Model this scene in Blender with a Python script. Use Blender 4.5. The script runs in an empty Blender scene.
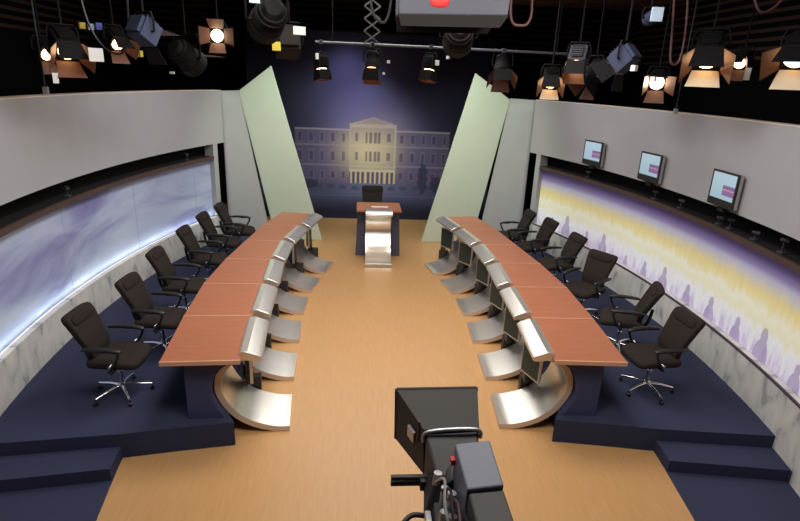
import bpy, bmesh, math, random
from math import sin, cos, pi, radians, atan2, sqrt
from mathutils import Vector, Matrix
random.seed(7)
SC = bpy.context.scene
COL = SC.collection

# ------------------------------------------------------------------ camera
PITCH, YAW, ROLL, FPX = 0.32359867, 0.08389366, 0.04238419, 540.34
fw = Vector((sin(YAW)*cos(PITCH), cos(YAW)*cos(PITCH), -sin(PITCH)))
rt = Vector((cos(YAW), -sin(YAW), 0)); up = rt.cross(fw)
r2 = cos(ROLL)*rt + sin(ROLL)*up; u2 = -sin(ROLL)*rt + cos(ROLL)*up
cd = bpy.data.cameras.new('camera'); cam = bpy.data.objects.new('camera', cd); COL.objects.link(cam)
cd.sensor_width = 36.0; cd.lens = 36.0*FPX/800.0; cd.clip_start = 0.05; cd.clip_end = 100
M = Matrix((r2, u2, -fw)).transposed().to_4x4(); M.translation = Vector((-0.4625, 0, 3.7)); cam.matrix_world = M
SC.camera = cam

# ------------------------------------------------------------------ world, exposure, lights
W = bpy.data.worlds.new('studio_world'); SC.world = W; W.use_nodes = True
W.node_tree.nodes['Background'].inputs[0].default_value = (0.75, 0.8, 1, 1)
W.node_tree.nodes['Background'].inputs[1].default_value = 0.02
SC.view_settings.view_transform = 'Standard'; SC.view_settings.look = 'None'
SC.view_settings.exposure = 0.0; SC.view_settings.gamma = 1.0; SC.view_settings.use_curve_mapping = False

def aimed(o, target):
    o.rotation_euler = (Vector(target) - o.location).to_track_quat('-Z', 'Y').to_euler()
def area(name, loc, target, sx, sy, power, col=(1, .95, .88), spread=180):
    l = bpy.data.lights.new(name, 'AREA'); l.shape = 'RECTANGLE'; l.size = sx; l.size_y = sy
    l.energy = power; l.color = col; l.spread = radians(spread)
    o = bpy.data.objects.new(name, l); COL.objects.link(o); o.location = loc; aimed(o, target); return o
def spot(name, loc, target, power, angle=50, blend=.6, col=(1, .95, .88), r=.12):
    l = bpy.data.lights.new(name, 'SPOT'); l.energy = power; l.spot_size = radians(angle); l.spot_blend = blend
    l.color = col; l.shadow_soft_size = r
    o = bpy.data.objects.new(name, l); COL.objects.link(o); o.location = loc; aimed(o, target); return o

# soft overhead fixtures of the lighting grid
area('grid_softlight_front', (0, 3.0, 5.2), (0, 4.6, 0), 3.6, 1.4, 120, (1, .95, .88), 150)
area('grid_softlight_middle', (0, 6.8, 5.3), (0, 7.0, 0), 3.4, 1.6, 130, (1, .95, .88), 140)
area('grid_softlight_back', (0, 10.2, 5.3), (0, 10.2, 0), 2.6, 1.2, 45, (1, .95, .88), 130)
for s in (-1, 1):
    area('wall_wash_near', (s*1.3, 5.2, 5.0), (s*4.2, 5.8, 2.4), 2.0, .5, 30, (.98, .97, 1), 120)
    area('wall_wash_far', (s*1.1, 9.0, 5.0), (s*4.0, 9.6, 2.4), 2.0, .5, 28, (.98, .97, 1), 120)
    spot('grid_spot_panel', (s*.5, 10.6, 4.9), (s*1.95, 12.4, 2.2), 340, 84, .8, (.86, 1, .82), .2)
    spot('grid_spot_desk', (-s*1.6, 4.2, 4.9), (s*2.0, 8.0, .8), 140, 60, .8, (1, .94, .86), .15)
area('added_backlight', (0, 12.0, 5.2), (0, 6.0, 0), 5.0, 1.2, 50, (1, .96, .9), 130)  # unseen lamp with no fixture, added for highlights on the steel sheets
spot('grid_spot_lectern', (0, 7.6, 4.9), (0, 10.7, .5), 80, 26, .7, (1, .95, .88), .12)
spot('backdrop_spot', (-.9, 13.2, 4.9), (-.75, 14.6, 3.2), 70, 70, 1, (.75, .75, 1), .2)
spot('backdrop_wash', (0, 11.5, 4.9), (-.1, 14.6, 1.8), 330, 52, 1, (.92, .90, 1), .2)

# ------------------------------------------------------------------ materials
def nt(name):
    m = bpy.data.materials.new(name); m.use_nodes = True
    return m, m.node_tree.nodes, m.node_tree.links, m.node_tree.nodes['Principled BSDF']
def mat(name, col, rough=.5, metal=0., noise=0., nscale=40., emis=None, estr=0., spec=.5, bump=0.):
    m, N, L, b = nt(name)
    b.inputs['Base Color'].default_value = (*col, 1); b.inputs['Roughness'].default_value = rough
    b.inputs['Metallic'].default_value = metal; b.inputs['Specular IOR Level'].default_value = spec
    if noise or bump:
        tc = N.new('ShaderNodeTexCoord'); nz = N.new('ShaderNodeTexNoise'); nz.inputs['Scale'].default_value = nscale
        nz.inputs['Detail'].default_value = 4; L.new(tc.outputs['Object'], nz.inputs['Vector'])
        if noise:
            mx = N.new('ShaderNodeMix'); mx.data_type = 'RGBA'
            mx.inputs[6].default_value = (*[c*(1-noise) for c in col], 1); mx.inputs[7].default_value = (*[min(1, c*(1+noise)) for c in col], 1)
            L.new(nz.outputs['Fac'], mx.inputs[0]); L.new(mx.outputs[2], b.inputs['Base Color'])
        if bump:
            bp = N.new('ShaderNodeBump'); bp.inputs['Strength'].default_value = bump; bp.inputs['Distance'].default_value = .005
            L.new(nz.outputs['Fac'], bp.inputs['Height']); L.new(bp.outputs['Normal'], b.inputs['Normal'])
    if emis: b.inputs['Emission Color'].default_value = (*emis, 1); b.inputs['Emission Strength'].default_value = estr
    return m
def ramp(N, stops, interp='LINEAR'):
    r = N.new('ShaderNodeValToRGB'); r.color_ramp.interpolation = interp
    e = r.color_ramp.elements
    while len(e) < len(stops): e.new(.5)
    for el, (p, c) in zip(e, stops): el.position = p; el.color = (*c, 1)
    return r
def math_(N, L, op, a, b=None):
    n = N.new('ShaderNodeMath'); n.operation = op
    for i, v in enumerate((a, b)):
        if v is None: continue
        if isinstance(v, (int, float)): n.inputs[i].default_value = v
        else: L.new(v, n.inputs[i])
    return n.outputs[0]
def mixc(N, L, fac, a, b):
    n = N.new('ShaderNodeMix'); n.data_type = 'RGBA'
    for i, v in ((0, fac), (6, a), (7, b)):
        if isinstance(v, (int, float)): n.inputs[i].default_value = v
        elif isinstance(v, tuple): n.inputs[i].default_value = (*v, 1)
        else: L.new(v, n.inputs[i])
    return n.outputs[2]
def wood(name, c1, c2, rough, scale, along='Y', coat=0.):
    m, N, L, b = nt(name)
    tc = N.new('ShaderNodeTexCoord'); mp = N.new('ShaderNodeMapping')
    mp.inputs['Scale'].default_value = (scale, scale*.08, scale) if along == 'Y' else (scale*.08, scale, scale)
    L.new(tc.outputs['Object'], mp.inputs[0])
    n1 = N.new('ShaderNodeTexNoise'); n1.inputs['Scale'].default_value = 1; n1.inputs['Detail'].default_value = 6; n1.inputs['Roughness'].default_value = .6
    L.new(mp.outputs[0], n1.inputs['Vector'])
    r = ramp(N, [(.3, c1), (.7, c2)]); L.new(n1.outputs['Fac'], r.inputs[0]); L.new(r.outputs[0], b.inputs['Base Color'])
    b.inputs['Roughness'].default_value = rough
    b.inputs['Coat Weight'].default_value = coat; b.inputs['Coat Roughness'].default_value = .25
    return m
def uvsep(N, L):
    u = N.new('ShaderNodeUVMap'); s = N.new('ShaderNodeSeparateXYZ'); L.new(u.outputs[0], s.inputs[0]); return u, s.outputs[0], s.outputs[1]

MT = {}
MT['floor'] = wood('laminate_wood', (.49, .268, .110), (.55, .310, .132), .36, 40)
MT['desk'] = wood('cherry_veneer', (.33, .112, .055), (.41, .150, .078), .36, 30, 'X')
MT['ledge'] = wood('dark_wood_ledge', (.055, .030, .024), (.08, .045, .036), .6, 20)
MT['navy'] = mat('navy_carpet', (.034, .040, .080), .95, noise=.25, nscale=90, bump=.3, spec=.2)
MT['navy_paint'] = mat('navy_paint', (.042, .050, .125), .7, noise=.1, nscale=8, spec=.3)
MT['slate'] = mat('slate_paint', (.085, .092, .145), .6, spec=.3)
MT['wallgrey'] = mat('grey_wall_paint', (.365, .362, .372), .85, noise=.05, nscale=3, spec=.2)
MT['panel'] = mat('pale_green_panel', (.62, .68, .56), .8, noise=.03, nscale=5, spec=.2)
MT['lit_top_edge'] = mat('lit_wall_top_tone', (.70, .60, .52), .7)
MT['panel_edge'] = mat('pale_panel_edge', (.62, .60, .44), .8)
MT['black'] = mat('black_drape', (.008, .008, .009), .95, spec=.1)
MT['recess'] = mat('black_recess', (.012, .011, .011), .8, spec=.2)
MT['slat'] = mat('dark_brown_slats', (.22, .12, .08), .85, spec=.2)
MT['fabric'] = mat('dark_brown_fabric', (.021, .0145, .012), .9, noise=.3, nscale=120, bump=.2, spec=.25)
MT['plastic'] = mat('black_plastic', (.012, .011, .011), .45)
MT['chrome'] = mat('chrome', (.80, .80, .82), .18, 1.)
MT['rigblack'] = mat('black_enamel', (.006, .0055, .0055), .7, noise=.2, nscale=30, spec=.15)
MT['rigbrown'] = mat('brown_enamel', (.013, .010, .009), .7, spec=.15)
MT['rigblue'] = mat('blue_grey_enamel', (.035, .042, .075), .7, spec=.2)
MT['riggrey'] = mat('grey_enamel', (.045, .045, .058), .65, spec=.2)
MT['softgrey'] = mat('bluish_grey_enamel', (.075, .075, .098), .6, spec=.3)
MT['pipe'] = mat('steel_pipe', (.15, .15, .17), .6, .5)
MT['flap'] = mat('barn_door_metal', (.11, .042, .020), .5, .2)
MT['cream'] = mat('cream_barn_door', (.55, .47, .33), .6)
MT['lens'] = mat('lit_lens', (1, .9, .75), .2, emis=(1, .60, .30), estr=8)
MT['lens_hot'] = mat('bright_lens', (1, .9, .75), .2, emis=(1, .80, .55), estr=30)
MT['lens_off'] = mat('dark_lens', (.03, .035, .04), .1)
MT['white'] = mat('white_card', (.72, .70, .66), .6)
MT['yellow'] = mat('yellow_plastic', (.60, .48, .05), .5)
MT['blue'] = mat('blue_plastic', (.12, .14, .50), .5)
MT['red'] = mat('red_emblem', (.65, .03, .03), .5)
MT['lightblue'] = mat('pale_blue_label', (.50, .62, .75), .5)
MT['cable'] = mat('black_cable', (.010, .010, .011), .5)
MT['cable_red'] = mat('brown_cable', (.09, .035, .03), .6)
MT['camgrey'] = mat('blue_grey_camera_body', (.13, .145, .20), .5, noise=.08, nscale=20)
MT['camdark'] = mat('dark_camera_body', (.032, .03, .033), .55)
MT['hood'] = mat('black_hood', (.017, .0155, .0145), .65, noise=.15, nscale=30)
MT['silver'] = mat('silver_plastic', (.55, .55, .57), .35, .7)
MT['tvside'] = mat('silver_tv_case', (.42, .41, .40), .4, .5)
MT['screen_glass'] = mat('dark_green_screen', (.030, .048, .046), .5, spec=.25)
MT['paper'] = mat('paper', (.75, .73, .70), .7)
MT['trimdark'] = mat('dark_purple_trim', (.06, .035, .05), .6)
MT['tube'] = mat('light_tube', (1, 1, 1), .4, emis=(.82, .90, 1), estr=.3)

def steel(name, col, rough):
    m, N, L, b = nt(name)
    tc = N.new('ShaderNodeTexCoord'); mp = N.new('ShaderNodeMapping'); mp.inputs['Scale'].default_value = (2, 160, 2)
    L.new(tc.outputs['Object'], mp.inputs[0]); n = N.new('ShaderNodeTexNoise'); n.inputs['Scale'].default_value = 1; n.inputs['Detail'].default_value = 3
    L.new(mp.outputs[0], n.inputs['Vector'])
    r = ramp(N, [(.3, tuple(c*.9 for c in col)), (.7, col)]); L.new(n.outputs['Fac'], r.inputs[0]); L.new(r.outputs[0], b.inputs['Base Color'])
    b.inputs['Metallic'].default_value = .88; b.inputs['Roughness'].default_value = rough
    return m
MT['steel'] = steel('brushed_steel', (.88, .85, .80), .30)
MT['steel_edge'] = mat('sheet_edge', (.66, .53, .43), .5, .2)
MT['desk_lit_edge'] = mat('lit_desk_edge_tone', (.60, .33, .21), .45)

def mat_marble():
    m, N, L, b = nt('smoky_marble_print')
    u, s, t = uvsep(N, L)
    mp = N.new('ShaderNodeMapping'); mp.inputs['Scale'].default_value = (2.2, .9, 1); mp.inputs['Rotation'].default_value = (0, 0, .3); L.new(u.outputs[0], mp.inputs[0])
    n1 = N.new('ShaderNodeTexNoise'); n1.inputs['Scale'].default_value = 2.2; n1.inputs['Detail'].default_value = 3; n1.inputs['Distortion'].default_value = .6; L.new(mp.outputs[0], n1.inputs['Vector'])
    r = ramp(N, [(.34, (.33, .325, .33)), (.42, (.53, .52, .505)), (.56, (.60, .585, .55)), (.7, (.66, .64, .60))]); L.new(n1.outputs['Fac'], r.inputs[0])
    L.new(r.outputs[0], b.inputs['Base Color']); b.inputs['Roughness'].default_value = .75
    return m
def seams(N, L, s, c, period, dark):
    f = math_(N, L, 'FRACT', math_(N, L, 'DIVIDE', s, period))
    return mixc(N, L, math_(N, L, 'LESS_THAN', f, .006), c, dark)
def mat_cloud():
    m, N, L, b = nt('cloud_print')
    u, s, t = uvsep(N, L)
    mp = N.new('ShaderNodeMapping'); mp.inputs['Scale'].default_value = (.22, 1.1, 1); mp.inputs['Rotation'].default_value = (0, 0, -.22); L.new(u.outputs[0], mp.inputs[0])
    n1 = N.new('ShaderNodeTexNoise'); n1.inputs['Scale'].default_value = 1.9; n1.inputs['Detail'].default_value = 5; n1.inputs['Roughness'].default_value = .5; n1.inputs['Distortion'].default_value = .8; L.new(mp.outputs[0], n1.inputs['Vector'])
    r = ramp(N, [(.32, (.17, .165, .34)), (.44, (.27, .28, .46)), (.54, (.37, .41, .56)), (.68, (.47, .51, .62))]); L.new(n1.outputs['Fac'], r.inputs[0])
    c = seams(N, L, s, r.outputs[0], 1.9, (.24, .25, .38))
    L.new(c, b.inputs['Base Color']); b.inputs['Roughness'].default_value = .55
    L.new(c, b.inputs['Emission Color']); b.inputs['Emission Strength'].default_value = .06
    return m
def mat_crowd():
    m, N, L, b = nt('crowd_print')
    u, s, t = uvsep(N, L)
    # streaky crowd: noise stretched along the height
    mp = N.new('ShaderNodeMapping'); mp.inputs['Scale'].default_value = (9, 2.6, 1); L.new(u.outputs[0], mp.inputs[0])
    n1 = N.new('ShaderNodeTexNoise'); n1.inputs['Scale'].default_value = 1.3; n1.inputs['Detail'].default_value = 4; L.new(mp.outputs[0], n1.inputs['Vector'])
    off = math_(N, L, 'MULTIPLY', math_(N, L, 'SUBTRACT', n1.outputs['Fac'], .5), .75)
    low = math_(N, L, 'SUBTRACT', 1.0, math_(N, L, 'MULTIPLY', t, 1.25)); low = math_(N, L, 'MAXIMUM', low, .0)
    tt = math_(N, L, 'ADD', t, math_(N, L, 'MULTIPLY', off, low))
    r = ramp(N, [(0, (.52, .46, .64)), (.09, (.66, .64, .74)), (.25, (.74, .74, .77)), (.35, (.72, .69, .48)), (.45, (.74, .72, .60)), (.54, (.70, .62, .33)), (.61, (.66, .55, .25)), (.69, (.52, .48, .40)), (.77, (.38, .37, .49)), (.83, (.20, .16, .31)), (.89, (.11, .078, .20)), (1, (.085, .055, .15))])
    L.new(tt, r.inputs[0])
    # purple heads and shoulders along the foot of the print
    sc_ = math_(N, L, 'DIVIDE', s, .58); wn = N.new('ShaderNodeTexWhiteNoise'); wn.noise_dimensions = '1D'; L.new(math_(N, L, 'FLOOR', sc_), wn.inputs['W'])
    f = math_(N, L, 'SUBTRACT', math_(N, L, 'FRACT', sc_), math_(N, L, 'ADD', .35, math_(N, L, 'MULTIPLY', wn.outputs['Value'], .3)))
    grow = math_(N, L, 'ADD', .45, math_(N, L, 'MULTIPLY', wn.outputs['Value'], .85))
    x = math_(N, L, 'DIVIDE', math_(N, L, 'MULTIPLY', f, .58), grow); tq = math_(N, L, 'DIVIDE', t, grow)
    d1 = math_(N, L, 'SQRT', math_(N, L, 'ADD', math_(N, L, 'POWER', math_(N, L, 'DIVIDE', x, .11), 2), math_(N, L, 'POWER', math_(N, L, 'DIVIDE', tq, .17), 2)))
    d2 = math_(N, L, 'SQRT', math_(N, L, 'ADD', math_(N, L, 'POWER', math_(N, L, 'DIVIDE', x, .05), 2), math_(N, L, 'POWER', math_(N, L, 'DIVIDE', math_(N, L, 'SUBTRACT', tq, .19), .075), 2)))
    h = math_(N, L, 'LESS_THAN', math_(N, L, 'MINIMUM', d1, d2), 1.0)
    c = mixc(N, L, math_(N, L, 'MULTIPLY', h, .6), r.outputs[0], (.24, .16, .36))
    L.new(c, b.inputs['Base Color']); b.inputs['Roughness'].default_value = .55
    L.new(c, b.inputs['Emission Color']); b.inputs['Emission Strength'].default_value = .30
    return m
MT['marble'] = mat_marble(); MT['cloud'] = mat_cloud(); MT['crowd'] = mat_crowd()
def mat_louvre():
    m, N, L, b = nt('dark_louvred_drape'); tc = N.new('ShaderNodeTexCoord'); sp = N.new('ShaderNodeSeparateXYZ'); L.new(tc.outputs['Object'], sp.inputs[0])
    f = math_(N, L, 'LESS_THAN', math_(N, L, 'FRACT', math_(N, L, 'DIVIDE', sp.outputs[2], .16)), .4)
    hi = math_(N, L, 'MULTIPLY', f, math_(N, L, 'GREATER_THAN', sp.outputs[2], 4.3))
    L.new(mixc(N, L, hi, (.008, .008, .009), (.10, .058, .042)), b.inputs['Base Color']); b.inputs['Roughness'].default_value = .95; b.inputs['Specular IOR Level'].default_value = .1
    return m
MT['louvre'] = mat_louvre()
def mat_attr(name, rough=.8):
    m, N, L, b = nt(name); a = N.new('ShaderNodeAttribute'); a.attribute_name = 'print'; L.new(a.outputs['Color'], b.inputs['Base Color'])
    b.inputs['Roughness'].default_value = rough; b.inputs['Specular IOR Level'].default_value = .2; return m
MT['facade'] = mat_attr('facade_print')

# ------------------------------------------------------------------ mesh helpers
class MB:
    def __init__(s, origin=(0, 0, 0)): s.v = []; s.f = []; s.mi = []; s.uv = []; s.o = Vector(origin); s.cur = 0
    def add(s, verts, faces, uvs=None):
        k = len(s.v); s.v += [Vector(v) - s.o for v in verts]
        for i, f in enumerate(faces):
            s.f.append([k+j for j in f]); s.mi.append(s.cur); s.uv.append(uvs[i] if uvs else None)
    def box(s, c, size, rot=None):
        c = Vector(c); h = [x/2 for x in size]
        vs = [Vector((x*h[0], y*h[1], z*h[2])) for x in (-1, 1) for y in (-1, 1) for z in (-1, 1)]
        if rot is not None: vs = [rot @ v for v in vs]
        s.add([v + c for v in vs], [(0, 1, 3, 2), (4, 6, 7, 5), (0, 4, 5, 1), (2, 3, 7, 6), (0, 2, 6, 4), (1, 5, 7, 3)]); return s
    def hexa(s, bottom, top):      # two quads
        s.add(list(bottom) + list(top), [(3, 2, 1, 0), (4, 5, 6, 7)] + [(i, (i+1) % 4, 4+(i+1) % 4, 4+i) for i in range(4)]); return s
    def prism(s, poly, z0, z1):
        n = len(poly); s.add([(x, y, z0) for x, y in poly] + [(x, y, z1) for x, y in poly],
              [tuple(range(n))[::-1], tuple(range(n, 2*n))] + [(i, (i+1) % n, n+(i+1) % n, n+i) for i in range(n)]); return s
    def tube(s, path, r, n=8, closed=False):
        P = [Vector(p) for p in path]; m = len(P); rings = []
        R = r if isinstance(r, (list, tuple)) else [r]*m
        prev = None
        for i, p in enumerate(P):
            t = (P[min(i+1, m-1)] - P[max(i-1, 0)]).normalized()
            if prev is None: a = t.orthogonal().normalized()
            else:
                a = prev - t*prev.dot(t)
                a = a.normalized() if a.length > 1e-6 else t.orthogonal().normalized()
            prev = a; b = t.cross(a)
            rings.append([p + R[i]*(cos(2*pi*k/n)*a + sin(2*pi*k/n)*b) for k in range(n)])
        vs = [v for g in rings for v in g]; fs = []
        for i in range(m-1):
            for k in range(n): fs.append((i*n+k, i*n+(k+1) % n, (i+1)*n+(k+1) % n, (i+1)*n+k))
        fs += [tuple(range(n))[::-1], tuple((m-1)*n+k for k in range(n))]
        s.add(vs, fs); return s
    def cyl(s, p0, p1, r0, r1=None, n=16): return s.tube([p0, p1], [r0, r0 if r1 is None else r1], n)
    def sell(s, c, rad, e1=.4, e2=.4, nu=24, nv=14, fn=None, rot=None):
        c = Vector(c); pw = lambda a, e: math.copysign(abs(a)**e, a); vs = []
        for j in range(nv+1):
            ph = -pi/2 + pi*j/nv
            for i in range(nu):
                th = 2*pi*i/nu
                v = Vector((rad[0]*pw(cos(ph), e1)*pw(cos(th), e2), rad[1]*pw(cos(ph), e1)*pw(sin(th), e2), rad[2]*pw(sin(ph), e1)))
                if fn: v = Vector(fn(v))
                if rot is not None: v = rot @ v
                vs.append(v + c)
        fs = []
        for j in range(nv):
            for i in range(nu): fs.append((j*nu+i, j*nu+(i+1) % nu, (j+1)*nu+(i+1) % nu, (j+1)*nu+i))
        s.add(vs, fs); return s
    def build(s, name, m, parent=None, smooth=None, bevel=0, loc=None):
        me = bpy.data.meshes.new(name); me.from_pydata([tuple(v) for v in s.v], [], s.f)
        for mm in (m if isinstance(m, (list, tuple)) else [m]): me.materials.append(mm if not isinstance(mm, str) else MT[mm])
        if any(u for u in s.uv):
            ul = me.uv_layers.new(name='UVMap')
            for p, u in zip(me.polygons, s.uv):
                if u:
                    for li, c in zip(p.loop_indices, u): ul.data[li].uv = c
        for p, mi in zip(me.polygons, s.mi): p.material_index = mi
        bm = bmesh.new(); bm.from_mesh(me)
        bmesh.ops.remove_doubles(bm, verts=bm.verts, dist=1e-5); bmesh.ops.recalc_face_normals(bm, faces=bm.faces)
        bm.to_mesh(me); bm.free()
        if smooth:
            me.polygons.foreach_set('use_smooth', [True]*len(me.polygons)); me.set_sharp_from_angle(angle=radians(smooth))
        o = bpy.data.objects.new(name, me); COL.objects.link(o)
        if parent: o.parent = parent
        o.location = loc if loc is not None else ((0, 0, 0) if parent else tuple(s.o))
        if bevel:
            b = o.modifiers.new('bevel', 'BEVEL'); b.width = bevel; b.segments = 2; b.limit_method = 'ANGLE'; b.angle_limit = radians(40)
        return o
def tag(o, label=None, cat=None, group=None, kind=None):
    for k, v in (('label', label), ('category', cat), ('group', group), ('kind', kind)):
        if v: o[k] = v
    return o
def thing(name, label, cat, loc, rz=0, group=None):
    o = bpy.data.objects.new(name, None); COL.objects.link(o); o.location = loc; o.rotation_euler = (0, 0, rz); o.empty_display_size = .2
    return tag(o, label, cat, group)
def dup(root, loc, rz, label, scale=None):
    r = root.copy(); COL.objects.link(r); r.location = loc; r.rotation_euler = (0, 0, rz); r['label'] = label
    if scale: r.scale = scale
    for ch in list(root.children):
        c = ch.copy(); COL.objects.link(c); c.parent = r
        for g in list(ch.children):
            d = g.copy(); COL.objects.link(d); d.parent = c
    return r
def catmull(P, n=8):
    P = [Vector(p) for p in P]; out = []
    for i in range(len(P)-1):
        p0, p1, p2, p3 = P[max(i-1, 0)], P[i], P[i+1], P[min(i+2, len(P)-1)]
        for k in range(n):
            t = k/n; out.append(.5*((2*p1)+(p2-p0)*t+(2*p0-5*p1+4*p2-p3)*t*t+(3*p1-p0-3*p2+p3)*t**3))
    return out + [P[-1]]

# ------------------------------------------------------------------ setting
CX, CY, WR = -8.9, 6.95, 13.11        # centre and radius of each curved wall in plan (right side; mirrored left)
def wp(s, th, R): return (s*(CX + R*cos(th)), CY + R*sin(th))
def th_of(y, R=WR): return math.asin((y-CY)/R)
def arc_solid(s, R1, R2, z1, z2, y0, y1, n=48, origin=(0, 0, 0)):
    mb = MB(origin); a, b = th_of(y0), th_of(y1); vs = []; fs = []; uv = []
    for i in range(n+1):
        th = a+(b-a)*i/n
        for R, z in ((R1, z1), (R2, z1), (R2, z2), (R1, z2)): x, y = wp(s, th, R); vs.append((x, y, z))
    for i in range(n):
        k = 4*i; l0 = WR*(b-a)*i/n; l1 = WR*(b-a)*(i+1)/n
        for j in range(4):
            fs.append((k+j, k+(j+1) % 4, k+4+(j+1) % 4, k+4+j))
            uv.append([(l0, 0), (l0, 0), (l1, 0), (l1, 0)] if j in (0,) else [(l0, 1), (l0, 1), (l1, 1), (l1, 1)] if j == 2 else [(l0, 0), (l0, 1), (l1, 1), (l1, 0)] if j == 1 else [(l0, 1), (l0, 0), (l1, 0), (l1, 1)])
    fs += [(3, 2, 1, 0), (4*n, 4*n+1, 4*n+2, 4*n+3)]; uv += [None, None]
    mb.add(vs, fs, uv); return mb
def struct(o): return tag(o, kind='structure')

struct(MB().box((0, 6.5, -.05), (14.4, 19.4, .1)).build('floor', 'floor'))
# wall of black drapes round the whole studio
struct(MB().box((0, 16.1, 2.9), (14.4, .1, 5.8)).build('wall_back', 'louvre'))
struct(MB().box((0, -3.1, 2.9), (14.4, .1, 5.8)).build('wall_front', 'louvre'))
struct(MB().box((-7.1, 6.5, 2.9), (.1, 19.1, 5.8)).build('wall_outer_left', 'louvre'))
struct(MB().box((7.1, 6.5, 2.9), (.1, 19.1, 5.8)).build('wall_outer_right', 'louvre'))
cm = MB(); cm.box((0, 6.5, 5.85), (14.4, 19.4, .1))
for i in range(46): cm.box((0, -2.6+i*.4, 5.74), (14.2, .07, .12))
struct(cm.build('ceiling', 'slat'))

YE = 11.45
for s, nm in ((-1, 'left'), (1, 'right')):
    # platform: inner edge under the desks, front edge angled, outer edge on the wall
    inner = [(1.70, 4.85), (1.80, 5.02), (1.86, 6.0), (1.93, 7.0), (1.95, 8.0), (1.90, 9.0), (1.80, 10.0), (1.62, 11.0), (1.62, 11.5)]
    outer = [wp(1, th_of(y), WR+.02) for y in (12.2, 11.5, 10.5, 9.5, 8.5, 7.5, 6.5, 5.5, 4.53)]
    poly = [(s*x, y) for x, y in inner + [(2.45, 12.3)] + outer + [(2.76, 4.67), (2.2, 4.77)]]
    struct(MB().prism(poly, 0, .28).build('floor_platform_'+nm, 'navy'))
    o4 = [wp(1, th_of(y), WR+.02) for y in (4.52, 4.1)]
    struct(MB().prism([(s*x, y) for x, y in [(2.765, 4.665), (2.735, 4.34), (3.9, 4.17), o4[1], o4[0]]], 0, .14).build('floor_step_'+nm, 'navy'))
    struct(MB().prism([(s*x, y) for x, y in [(2.77, 4.66), (2.64, 3.7), (2.45, 2.2), (2.2, .0), (6.9, .0), (6.9, 4.5), (4.1, 4.5)]], 0, .006).build('floor_carpet_'+nm, 'navy'))
    # curved wall: marbled plinth, printed glass, wooden ledge, black slot, grey upper wall
    struct(arc_solid(s, WR, WR+.16, 0, .78, 1.6, 11.42).build('wall_lower_'+nm, 'marble', smooth=30))
    struct(arc_solid(s, WR+.30, WR+.34, .7, 2.32, 1.6, 11.62).build('wall_slot_'+nm, 'recess', smooth=30))
    struct(arc_solid(s, WR-.012, WR+.03, 1.985, 2.05, 1.6, 11.42).build('trim_1_'+nm, 'ledge', smooth=30))
    struct(arc_solid(s, WR+.03, WR+.30, 1.985, 2.046, 1.6, 11.42).build('trim_5_'+nm, 'recess', smooth=30))
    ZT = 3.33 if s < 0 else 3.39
    struct(arc_solid(s, WR-.004, WR+.2, ZT, ZT+.012, 1.6, 11.785).build('trim_lit_top_'+nm, 'lit_top_edge'))  # cream strip added to paint the light along the wall's top edge
    struct(arc_solid(s, WR, WR+.2, 2.29, ZT, 1.6, 11.785).build('wall_'+nm, 'wallgrey', smooth=30))
    pr = arc_solid(s, WR+.1, WR+.16, .785, 1.985, 1.6, 11.42).build('printed_screen', 'cloud' if s < 0 else 'crowd', smooth=30)
    tag(pr, 'long curved glass screen printed with lilac blue clouds' if s < 0 else 'long curved glass screen printed with a yellow and purple crowd', 'screen')
    if s > 0: struct(arc_solid(s, WR-.008, WR+.02, .765, .785, 1.6, 11.42).build('trim_2_right', 'trimdark', smooth=30))
    # white jamb, black vertical slot, then the pale end wall
    struct(arc_solid(s, WR, WR+.2, .28, 2.29, 11.42, 11.56, 3).build('trim_3_'+nm, 'wallgrey'))
    struct(arc_solid(s, WR+.2, WR+.24, .28, 2.29, 11.56, 11.78, 3).build('trim_4_'+nm, 'recess'))
    n = 8; m = 12; vs = []; fs = []
    a, b = th_of(11.78), th_of(12.36)
    t0 = wp(s, a, WR); xt = -3.06 if s < 0 else 2.91; xe = 2.47 if s < 0 else 2.42
    top = [(t0[0]+(xt-t0[0])*i/n, t0[1]+(12.41-t0[1])*i/n) for i in range(n+1)]
    bot = [(top[0][0] + (s*xe-top[0][0])*i/n, top[0][1] + (12.36-top[0][1])*i/n) for i in range(n+1)]
    for i in range(n+1):
        for j in range(m+1):
            vs.append((bot[i][0]+(top[i][0]-bot[i][0])*j/m, bot[i][1]+(top[i][1]-bot[i][1])*j/m, ZT*j/m))
    for i in range(n):
        for j in range(m): fs.append((i*(m+1)+j, (i+1)*(m+1)+j, (i+1)*(m+1)+j+1, i*(m+1)+j+1))
    mb = MB(); mb.add(vs, fs); o = mb.build('wall_end_'+nm, 'wallgrey', smooth=30); struct(o)
    so = o.modifiers.new('thickness', 'SOLIDIFY'); so.thickness = .03; so.offset = 0
    # leaning panel
    q = [(-3.07, 3.32), (-2.36, 3.86), (-1.30, 0), (-2.38, 0)] if s < 0 else [(2.91, 3.36), (2.08, 3.89), (1.08, 0), (2.30, 0)]
    mb = MB((s*1.8, 12.42, 0)); mb.hexa([(x, 12.42, z) for x, z in q], [(x, 12.54, z) for x, z in q])
    p = mb.build('leaning_panel', 'panel', bevel=.012)
    tag(p, 'tall pale green slanted panel at the far end of the cloud screen' if s < 0 else 'tall pale green slanted panel at the far end of the crowd screen', 'panel', 'slanted panels framing the backdrop')

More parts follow.
